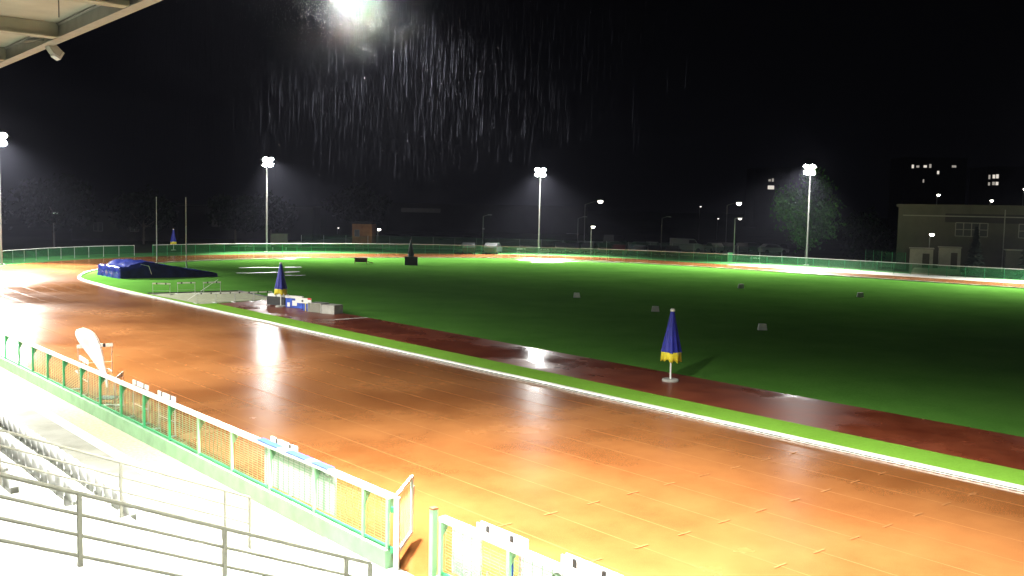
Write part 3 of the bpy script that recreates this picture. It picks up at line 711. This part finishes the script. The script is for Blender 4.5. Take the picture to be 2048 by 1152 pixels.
# ------------------------------------------------------------------ street lamps
def street_lamp(p, H, arm, lab, lit=None, rz=0.0, r=.06, head=1.0):
    o = thing('street_lamp', lab, 'street lamp', (*p, 0), rz, 'street lamps around the ground')
    MB().tube((0, 0, 0), (0, 0, H), r, r * .7).build('pole', 'post', o)
    if arm: MB().tube((0, 0, H), (arm * .75, 0, H + arm * .25), r * .5).build('arm', 'post', o)
    hx, hz = (arm * .75, H + arm * .25) if arm else (0, H + .1)
    MB().box((hx + .22 * head, 0, hz), (.6 * head, .25 * head, .12 * head)).build('lamp_head', 'post', o)
    if lit: MB().lathe([(.04, -.30 * head), (.2 * head, -.2 * head), (.26 * head, -.07 * head), (.05, -.062 * head)], (hx + .22 * head, 0, hz), 10).build('lamp_glass', lit, o)
    return o
VR = R(-40.4)   # an arm pointing to the right as seen from the stand
for a in (((86, 107.4), 4.75, .9, 'unlit slim street lamp left of the middle mast, small box on its pole', None, VR, .055),
          ((98.0, 101.0), 4.7, 1.0, 'unlit slim street lamp right of the middle mast, with a short crossbar', None, VR, .055),
          ((105.4, 107.2), 6.7, 2.6, 'tall dark street lamp with long-armed bright lamp, right of the middle mast', 'streetlens', VR, .05),
          ((92.6, 92.9), 3.75, 0, 'short bright twin lamp post right of the middle mast', 'streetlens', VR, .06),
          ((103.4, 90.2), 5.0, .9, 'unlit slim street lamp above the parked cars', None, VR, .055),
          ((121.7, 93.4), 7.0, 1.9, 'tall dark street lamp with a bright lamp, left of the leafy tree', 'streetlens', VR, .05),
          ((99.9, 75.4), 5.25, .5, 'pale post with a small lamp at the right end of the green fence', 'dimlens', VR, .085),
          ((103.2, 52.3), 4.1, 0, 'bright twin lamp post in front of the school wall', 'streetlens', VR, .06),
          ((81.7, 127.4), 2.35, 0, 'low bright lamp post next to the brown wall corner', 'streetlens', VR, .08),
          ((145.6, 73), 9.2, 0, 'bright street lamp showing over the school roof, left one', 'streetlens', VR, .07),
          ((151.7, 67.8), 8.5, 0, 'bright street lamp showing over the school roof, right one', 'streetlens', VR, .07),
          ((165.9, 69), 10.6, 0, 'bright street lamp at the right picture edge above the school roof', 'streetlens', VR, .07),
          ((36.9, 131.8), 4.2, 0, 'greenish lamp shining out of a dark tree at the left', 'greenlens', VR, .06)):
    street_lamp(*a[:3], a[3], a[4], a[5], a[6], 1.5 if a[0] == (105.4, 107.2) or a[0] == (121.7, 93.4) else 1.0)
b = [c for c in bpy.data.objects if c.get('label', '').startswith('unlit slim street lamp left')][0]
MB().box((.05, 0, 3.05), (.3, .2, .2)).build('pole_box', 'post', b)
b = [c for c in bpy.data.objects if c.get('label', '').startswith('unlit slim street lamp right')][0]
MB().bar((-1.6, 0, 2.55), (.2, 0, 2.5), .05).build('crossbar', 'post', b)
o = thing('control_cabinet', 'small pale green cabinet at the foot of the right pale post', 'cabinet', (98.9, 75.2, 0), VR)
MB().box((0, 0, .55), (.55, .35, 1.1)).build('cabinet_body', 'palegreen', o); MB().box((0, -.18, .6), (.47, .012, .9)).build('door', 'green', o)

for px_, py_, d_, lab in ((1395, 413, 210, 'tiny far street light between the car park lamps, upper one'), (1431, 437, 210, 'tiny far street light between the car park lamps, lower one'),
                      (592, 420, 200, 'tiny far street light right of the first full floodlight mast'), (673, 473, 200, 'tiny far street light left of the brown wall corner'), (1740, 468, 170, 'small far lamp between the leafy tree and the school')):
    sx_ = (px_ - 1024) / 1989.0 * d_; q_ = (d_ * sin(R(40.42)) + sx_ * cos(R(40.42)), d_ * cos(R(40.42)) - sx_ * sin(R(40.42)))
    hz_ = 378.6 + (px_ + 672) * .02; street_lamp(q_, max(1.2, 6.2 + (hz_ - py_) / 1989 * d_), 0, lab, 'dimlens', VR, .05, .8)

# ------------------------------------------------------------------ cars
def make_car(paint, kind='car'):
    o = thing('parked_car' if kind == 'car' else 'parked_van', '', 'car' if kind == 'car' else 'van', (0, 0, 0), 0, 'vehicles in the car park')
    if kind == 'car':
        body = [(-2.0, .30), (2.05, .30), (2.1, .62), (1.95, .80), (1.0, .92), (.35, 1.40), (-1.2, 1.45), (-1.95, .98), (-2.08, .85)]
        win = [(.88, .95), (.32, 1.34), (-1.15, 1.38), (-1.72, .98)]; wx = (-1.3, 1.28); hw = .84
    else:
        body = [(-2.4, .35), (2.4, .35), (2.45, .85), (2.2, 1.15), (1.45, 1.30), (1.05, 1.92), (-2.35, 2.0), (-2.42, 1.9)]
        win = [(1.38, 1.32), (1.0, 1.8), (.2, 1.82), (.2, 1.30)]; wx = (-1.5, 1.5); hw = .95
    MB().prism(body, -hw, hw, lambda u, v, t: (u, t * (1 - .12 * max(0, v - .9)), v)).build('body', paint, o)
    MB().prism(win, -hw - .004, hw + .004, lambda u, v, t: (u, t * (1 - .12 * max(0, v - .9)) * 1.003, v)).build('side_window', 'glass', o)
    for x in wx:
        for s in (-1, 1): MB().tube((x, s * (hw - .16), .32), (x, s * (hw + .01), .32), .32, n=14).build('wheel', 'black', o)
    for s in (-1, 1): MB().box((body[2][0] - .03, s * (hw - .22), .66 if kind == 'car' else .8), (.08, .3, .14)).build('headlight', 'shedwhite', o)
    return o
def fwdpt(px, d):     # spot in the car park: px = sideways position as seen from the stand, d = distance
    sx = (px - 1024) / 1989.0 * d; yaw = R(40.42); return (d * sin(yaw) + sx * cos(yaw), d * cos(yaw) - sx * sin(yaw))
protos = {k: None for k in ('carwhite', 'cargrey', 'cardark', 'carred', 'carblue')}
cars = [(935, 127, 'cardark', 'dark car behind the fence, first right of the dark parasol'), (985, 127.5, 'cargrey', 'grey car with pale reflections behind the fence left of the middle mast'),
        (1115, 128.5, 'cardark', 'dark car behind the fence, first right of the middle mast'), (1150, 129, 'cardark', 'dark car behind the fence left of the short twin lamp'),
        (1178, 129, 'cargrey', 'grey car behind the fence under the short twin lamp'), (1207, 129.5, 'cardark', 'dark car behind the fence, first right of the short twin lamp'),
        (1240, 130, 'carred', 'dark red car behind the fence below the headlights'), (1280, 130, 'carblue', 'teal blue car behind the fence left of the slim lamp over the cars'),
        (1305, 130, 'cardark', 'dark car behind the fence just left of the slim lamp over the cars'), (1345, 131, 'cargrey', 'grey car behind the fence right of the slim lamp over the cars'),
        (1228, 143, 'cardark', 'dark car in the rear row with a bright white headlight'), (1280, 144, 'cargrey', 'car in the rear row with a white and an amber light'),
        (1303, 147, 'carwhite', 'pale car in the rear row left of the slim lamp'), (1335, 147, 'cargrey', 'grey car in the rear row behind the slim lamp'),
        (1425, 148, 'carwhite', 'small pale car in the rear row right of the white van'), (1438, 152, 'cardark', 'dark car in the rear row, second right of the white van'),
        (1455, 150, 'cargrey', 'grey car in the rear row at the tall dark lamp'), (1482, 150, 'cardark', 'dark car in the rear row right of the pale post'),
        (1506, 152, 'cargrey', 'grey car in the rear row, two left of the long white car'), (1545, 146, 'carwhite', 'long white car in the rear row beside the leafy tree'),
        (1572, 148, 'cardark', 'dark car at the end of the rear row under the leafy tree')]
for px, d, pn, lab in cars:
    p = fwdpt(px, d); rz = VR + R(random.choice((75, 80, 95, 100, 88)))
    if d < 135: p = fwdpt(px, d + (8 if 1090 < px < 1220 else 2.5))
    if 'long white' in lab: rz = VR + R(8)
    if 'teal' in lab: rz = VR + R(20)
    if protos[pn] is None: o = make_car(pn); protos[pn] = o; o.location = (*p, 0); o.rotation_euler = (0, 0, rz); o['label'] = lab
    else: o = dup(protos[pn], lab, (*p, 0), rz)
    if 'bright white' in lab or 'amber' in lab:
        o.rotation_euler.z = VR - R(80)
        for c in o.children:
            if c.name.startswith('headlight'): c.data = c.data.copy(); c.data.materials[0] = M['headlight']
        if 'amber' in lab:
            hl = [c for c in o.children if c.name.startswith('headlight')][0]; hl.data.materials[0] = M['amber']
v = make_car('carwhite', 'van'); p = fwdpt(1372, 144); v.location = (*p, .1); v.rotation_euler = (0, 0, VR + R(-4)); v['label'] = 'white van in the rear row, tallest of the parked vehicles'
v2 = dup(v, 'grey box van at the left end of the rear row', (*fwdpt(1228, 156), .1), VR + R(60))
for c in v2.children:
    if c.name.startswith('body'): c.data = c.data.copy(); c.data.materials[0] = M['cargrey']

# ------------------------------------------------------------------ trees
def tree(p, H, rad, lab, mleaf='leaf', n=2600, leaf=.32, zc=.58, cols=1.0, rz=0.0, base=.18):
    o = thing('leafy_tree', lab, 'tree', (*p, 0)); rnd = random.Random(lab)
    t = MB(); t.tube((0, 0, 0), (0, 0, H * .45), H * .022, H * .014)
    for k in range(6):
        a = rnd.uniform(0, 6.28); z = H * rnd.uniform(.22, .5); t.tube((0, 0, z), (rad * .6 * cos(a), rad * .6 * sin(a), z + H * .25), H * .010, H * .003, n=5)
    t.build('trunk', 'bark', o)
    cl = [(rnd.uniform(-1, 1), rnd.uniform(-1, 1), rnd.uniform(-1, 1)) for _ in range(26)]
    cl = [Vector(c).normalized() * rnd.uniform(.25, .85) for c in cl]
    c = MB(); k = 0
    while k < n:
        b = rnd.choice(cl); q = b + Vector((rnd.gauss(0, .17), rnd.gauss(0, .17), rnd.gauss(0, .15)))
        if q.length > 1.08: continue
        z = H * zc + q.z * H * (1 - zc); w = 1.0 if q.z < .2 else 1 - .35 * (q.z - .2)
        if z < H * base: continue
        c_ = Vector((q.x * rad * w, q.y * rad * w, z)); a = Vector((rnd.gauss(0, 1), rnd.gauss(0, 1), rnd.gauss(0, .6))).normalized(); e = a.orthogonal().normalized()
        s = leaf * rnd.uniform(.5, 1.3); f_ = a.cross(e)
        c.add([c_ - e * s, c_ + f_ * s * .45, c_ + e * s, c_ - f_ * s * .45], [(0, 1, 2, 3)]); k += 1
    c.build('crown', mleaf, o); return o
tree((108.5, 70.8), 11.8, 4.7, 'big green leafy tree behind the right floodlight mast', 'leaf', 6500, .26, .55, base=.03)
tree((112.5, 65.0), 7.0, 3.4, 'low dark bushy tree right of the big leafy tree', 'leaf2', 2500, .28, .5, base=.02)
tree((37.5, 134), 9.5, 5.5, 'dark tree at the left with a lamp shining through it', 'leaf2', 3000, .4)
tree((27, 128), 10, 5.5, 'dark tree right of the left edge mast', 'leaf2', 2600, .4)
tree((50, 137), 8, 5, 'dark tree behind the gap in the far fence', 'leaf2', 2400, .4)
tree((62, 134), 7.5, 5, 'dark tree behind the vault uprights', 'leaf2', 2400, .4)
tree((72, 143), 8, 4.5, 'dark tree left of the first full floodlight mast', 'leaf2', 2600, .38)
tree((93, 152), 10, 6, 'dark tree behind the pale board', 'leaf2', 2600, .42)
tree((20, 118), 9, 5, 'dark tree behind the left edge mast', 'leaf2', 2400, .4)
def conifer(p, H, rad, lab):
    o = thing('conifer', lab, 'tree', (*p, 0)); rnd = random.Random(lab)
    MB().tube((0, 0, 0), (0, 0, H * .95), H * .022, .02).build('trunk', 'bark', o)
    c = MB()
    for k in range(2600):
        t = rnd.random() ** .75; z = H * (1 - t) * .96 + .15; lay = abs(sin(z * 5.0)); r = rad * t * (.55 + .45 * lay) * rnd.uniform(.35, 1.0) + .03; a = rnd.uniform(0, 6.283)
        q = Vector((r * cos(a), r * sin(a), z - r * .25)); e = Vector((cos(a), sin(a), -.35)).normalized(); f_ = Vector((-sin(a), cos(a), rnd.uniform(-.4, .4)))
        s = rnd.uniform(.12, .26); c.add([q - e * s, q + f_ * s * .4, q + e * s, q - f_ * s * .4], [(0, 1, 2, 3)])
    c.build('crown', 'needle', o); return o
conifer((101.6, 46.6), 5.2, 1.35, 'dark conifer in front of the school between two windows')
conifer((103.8, 42.2), 5.6, 1.5, 'dark conifer at the right picture edge in front of the school')

# ------------------------------------------------------------------ buildings
def facade(name, lab, a, b, H, depth, wall, cat='building', wins=(), roof=True, roofm='walldark'):
    """front from a to b; things on the front given as (t metres along, z, w, h, cols, rows, glassmat)"""
    a, b = Vector((*a, 0)), Vector((*b, 0)); d = b - a; Lg = d.length; rz = math.atan2(d.y, d.x)
    o = thing(name, lab, cat, a, rz)
    MB().box((Lg / 2, depth / 2, H / 2), (Lg, depth, H)).build('wall', wall, o)
    if roof: MB().box((Lg / 2, depth / 2, H + .15), (Lg + .4, depth + .4, .3)).build('roof', roofm, o)
    for t, z, w, h, nc, nr, gm in wins:
        f_ = MB(); f_.bar((t, -.03, z), (t + w, -.03, z), .08).bar((t, -.03, z + h), (t + w, -.03, z + h), .08)
        for i in range(nc + 1): f_.bar((t + w * i / nc, -.03, z), (t + w * i / nc, -.03, z + h), .08)
        for i in range(1, nr): f_.bar((t, -.03, z + h * i / nr), (t + w, -.03, z + h * i / nr), .07)
        wf = f_.build('window', 'frame' if gm == 'glass' else 'dark', o)
        MB().box((t + w / 2, -.012, z + h / 2), (w, .02, h)).build('pane', gm, wf)
    return o
# the front runs away from the observer's left to right; local +y points behind the front
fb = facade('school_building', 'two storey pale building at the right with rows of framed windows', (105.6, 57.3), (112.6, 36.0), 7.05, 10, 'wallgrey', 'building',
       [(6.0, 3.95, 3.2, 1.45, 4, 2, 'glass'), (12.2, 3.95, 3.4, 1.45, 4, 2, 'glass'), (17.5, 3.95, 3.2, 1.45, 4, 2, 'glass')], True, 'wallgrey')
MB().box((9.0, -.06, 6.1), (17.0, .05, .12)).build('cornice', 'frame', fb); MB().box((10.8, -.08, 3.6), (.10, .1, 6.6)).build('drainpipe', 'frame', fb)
MB().box((11.2, -.05, 5.9), (12.6, .03, .95)).build('dark_band', 'walldark', fb)
def shed(p, w, d, H, lab, m='shedwhite', rz=VR):
    o = thing('shed', lab, 'shed', (*p, 0), rz); MB().box((0, d / 2, H / 2), (w, d, H)).build('wall', m, o)
    MB().prism([(-.15, H), (d + .15, H + .02), (d + .15, H + .10), (-.15, H + .12)], -w / 2 - .1, w / 2 + .1, lambda u, v, t: (t, u, v)).build('roof', 'frame', o)
    MB().box((w * .2, -.012, H * .42), (w * .3, .02, H * .8)).build('door', 'wallgrey', o); return o
shed((101.6, 52.3), 2.3, 2, 2.55, 'pale low shed in front of the school, left one', rz=R(-62))
shed((103.0, 49.9), 2.1, 2, 2.75, 'pale low shed in front of the school, right one by the conifer', rz=R(-62))
shed((105.6, 44.2), 2.0, 1.5, 2.7, 'dim pale shed in front of the school between the conifers', 'wallgrey', R(-62))
o = thing('yellow_bank', 'low pale sandy heap along the fence below the sheds', 'heap', (100.9, 50.3, 0), R(-68))
MB().prism([(-1.1, 0), (-.6, .5), (.4, .62), (1.2, .0)], -2.4, 2.4, lambda u, v, t: (t * (1 - .2 * v), u, v)).build('heap_body', 'sand', o)
o = thing('notice_board', 'plain pale board standing behind the far fence by the mast', 'board', (59.4, 117.6, 0), R(-38))
MB().box((.95, 0, 1.25), (2.15, .08, 1.75)).build('board_sheet', 'wallgrey', o)
for s in (.1, 1.8): MB().bar((s, .08, 0), (s, .08, 2.0), .08).build('leg', 'galv', o)
facade('brick_building', 'brown building corner lit by the low lamp behind the far fence', (79.2, 130.6), (81.4, 128.7), 3.1, 5, 'wallbrown', 'building', [(.4, 1.2, .7, 1.0, 1, 1, 'glass')])
facade('house', 'dim house with one faint window among the dark trees at the left', (62, 158), (80, 144), 5.0, 8, 'walldark', 'house', [(6.6, 2.0, 1.2, 1.4, 2, 1, 'faintwin'), (12, 2.0, 1.2, 1.4, 2, 1, 'glass')], True, 'walldark')
facade('house', 'dim low house behind the vault uprights', (45, 152), (58, 146), 4.2, 8, 'wallgrey', 'house', [(3, 1.4, 1.2, 1.2, 2, 1, 'glass'), (8, 1.4, 1.2, 1.2, 2, 1, 'glass')], True, 'walldark')
facade('hall', 'long dim hall with a faint pale gable behind the car park', (128, 195), (162, 164), 6.2, 20, 'walldark', 'building', [(3, 4.4, 9, .9, 6, 1, 'faintwin')], True, 'walldark')
def tower(a, b, H, lab, wins):
    a, b = Vector((*a, 0)), Vector((*b, 0)); d = b - a; Lg = d.length
    o = thing('apartment_tower', lab, 'apartment block', a, math.atan2(d.y, d.x))
    MB().box((Lg / 2, 7, H / 2), (Lg, 14, H)).build('wall', 'walldark', o); MB().box((Lg / 2, 7, H + .4), (Lg + .6, 14.6, .8)).build('roof', 'walldark', o)
    for t, z, w, h, m in wins:
        f_ = MB(); f_.box((t, -.05, z - h / 2 - .08), (w + .2, .12, .1)).box((t, -.05, z + h / 2 + .08), (w + .2, .12, .1)); wf = f_.build('window', 'walldark', o)
        MB().box((t, -.02, z), (w, .05, h)).build('pane', m, wf)
    return o
tower((359, 193.5), (377, 178), 27, 'dark far apartment block with a scatter of small lit windows', [(3.3, 24.3, .8, 1.3, 'litwin'), (5.2, 24.3, 1.1, .8, 'dimwin'), (8.0, 24.4, 1.2, .9, 'litwin'), (9.9, 24.6, .8, 1.4, 'dimwin'), (13, 22.2, .8, 1.2, 'litwin'), (18.9, 24.6, 1.6, .8, 'dimwin'), (7.6, 18.9, .5, 1.2, 'dimwin')])
tower((383, 173.2), (396, 162), 24, 'dark far apartment block at the right edge with two rows of lit windows', [(1.2, 20.9, .7, 1.6, 'dimwin'), (2.9, 21.1, 1.0, 1.4, 'litwin'), (4.2, 21.2, 1.0, 1.5, 'litwin'), (1.2, 18.3, .7, 1.2, 'dimwin'), (2.9, 18.5, 1.0, 1.2, 'dimwin'), (4.2, 18.5, 1.0, 1.2, 'litwin')])
tower((316, 230), (326, 221.4), 22, 'dark far apartment block left of the leafy tree with two lit windows', [(5.6, 18.0, .9, .8, 'dimwin'), (6.8, 18.1, .7, 1.2, 'dimwin'), (6.2, 15.3, 2.4, 1.4, 'litwin')])

# ------------------------------------------------------------------ rain
rn = MB(); rr = random.Random(5)
def drop(x, y, z, l_, r, dx):
    p = [(x + r, y, z), (x - r * .5, y + r * .87, z), (x - r * .5, y - r * .87, z), (x + dx, y, z + l_)]
    rn.add(p, [(0, 1, 3), (1, 2, 3), (2, 0, 3), (0, 2, 1)])
for i in range(12000):
    x = 7.6 + abs(rr.gauss(0, 3.4)); y = 15 + rr.gauss(0, 4.2); z = 6.6 + 6.4 * rr.random() ** .6
    if math.hypot(x, y) < 9.5 or math.hypot(x - 8.4, y - 14.2) < 1.3 or rr.random() > (y / x - .72) / .55 or x > 17: continue
    l_ = rr.uniform(.2, .6); drop(x, y, z, l_, rr.uniform(.0008, .0015), .03 * l_)
N_STREAK = len(rn.f)
for i in range(7500):  # extra tiny bright droplets packed around the lamp to form its glow
    k = .6 if i < 6300 else 1.5
    x = 8.42 + rr.gauss(0, k); y = 14.45 + rr.gauss(0, k * 1.2); z = 10.28 - abs(rr.gauss(0, k))
    if x > 7.3: drop(x, y, z, rr.uniform(.015, .03), .00022, 0)
M['streak'] = mat('rain_streak', (.0075, .0078, .0105), .5, spec=0)
M['glow_drop'] = mat('lamp_glow_drops', (.9, .92, .97), .3)
ro_ = tag(rn.build('rain', 'streak'), 'thin rain falling in the light of the roof floodlight, with droplets added for its glow', 'rain', kind='stuff')
ro_.data.materials.append(M['glow_drop'])
for q_ in ro_.data.polygons[N_STREAK:]: q_.material_index = 1

# ------------------------------------------------------------------ haze
hz = MB().box((80, 80, 25), (880, 880, 60)); M['haze'] = bpy.data.materials.new('rain_haze'); M['haze'].use_nodes = True
n, l = nt(M['haze']); n.remove(n['Principled BSDF']); pv = n.new('ShaderNodeVolumePrincipled')
pv.inputs['Color'].default_value = (.74, .76, 1, 1); pv.inputs['Density'].default_value = .00011; pv.inputs['Anisotropy'].default_value = .55
l.new(pv.outputs['Volume'], n['Material Output'].inputs['Volume'])
HZ = tag(hz.build('haze', 'haze'), 'thin rain haze over the stadium', 'haze', kind='stuff')

# ------------------------------------------------------------------ world, camera, render
w = bpy.data.worlds.new('World'); SC.world = w; w.use_nodes = True
n, l = w.node_tree.nodes, w.node_tree.links
bg = n['Background']; sky = n.new('ShaderNodeTexSky'); sky.sky_type = 'NISHITA'; sky.sun_disc = False; sky.sun_elevation = R(-9); sky.sun_rotation = R(200)
l.new(sky.outputs['Color'], bg.inputs['Color']); bg.inputs['Strength'].default_value = .05
b2 = n.new('ShaderNodeBackground'); b2.inputs['Color'].default_value = (.0007, .0007, .0010, 1); b2.inputs['Strength'].default_value = 1
ad = n.new('ShaderNodeAddShader'); l.new(bg.outputs[0], ad.inputs[0]); l.new(b2.outputs[0], ad.inputs[1]); l.new(ad.outputs[0], n['World Output'].inputs['Surface'])

f_px, yaw, pitch, roll, h = 1988.637, R(40.42122), R(4.70012), R(1.14483), 6.223
cam = bpy.data.cameras.new('Camera'); co = bpy.data.objects.new('Camera', cam); COL.objects.link(co)
cam.sensor_width = 36; cam.lens = f_px / 2048 * 36; cam.clip_end = 3000; cam.clip_start = .05
fw = Vector((sin(yaw) * cos(pitch), cos(yaw) * cos(pitch), -sin(pitch))); rt = Vector((cos(yaw), -sin(yaw), 0)); up = rt.cross(fw)
r2 = rt * cos(roll) + up * sin(roll); u2 = up * cos(roll) - rt * sin(roll)
co.matrix_world = Matrix(((r2.x, u2.x, -fw.x, 0), (r2.y, u2.y, -fw.y, 0), (r2.z, u2.z, -fw.z, h), (0, 0, 0, 1)))
SC.camera = co
SC.view_settings.view_transform = 'Standard'; SC.view_settings.look = 'None'; SC.view_settings.exposure = 0; SC.view_settings.gamma = 1
cy = SC.cycles
SC.render.engine = 'CYCLES'
cy.use_denoising = True; cy.max_bounces = 5; cy.diffuse_bounces = 3; cy.glossy_bounces = 3; cy.transmission_bounces = 2; cy.transparent_max_bounces = 16; cy.volume_bounces = 0
cy.sample_clamp_indirect = 6; cy.caustics_reflective = False; cy.caustics_refractive = False
cy.volume_step_rate = 1.0
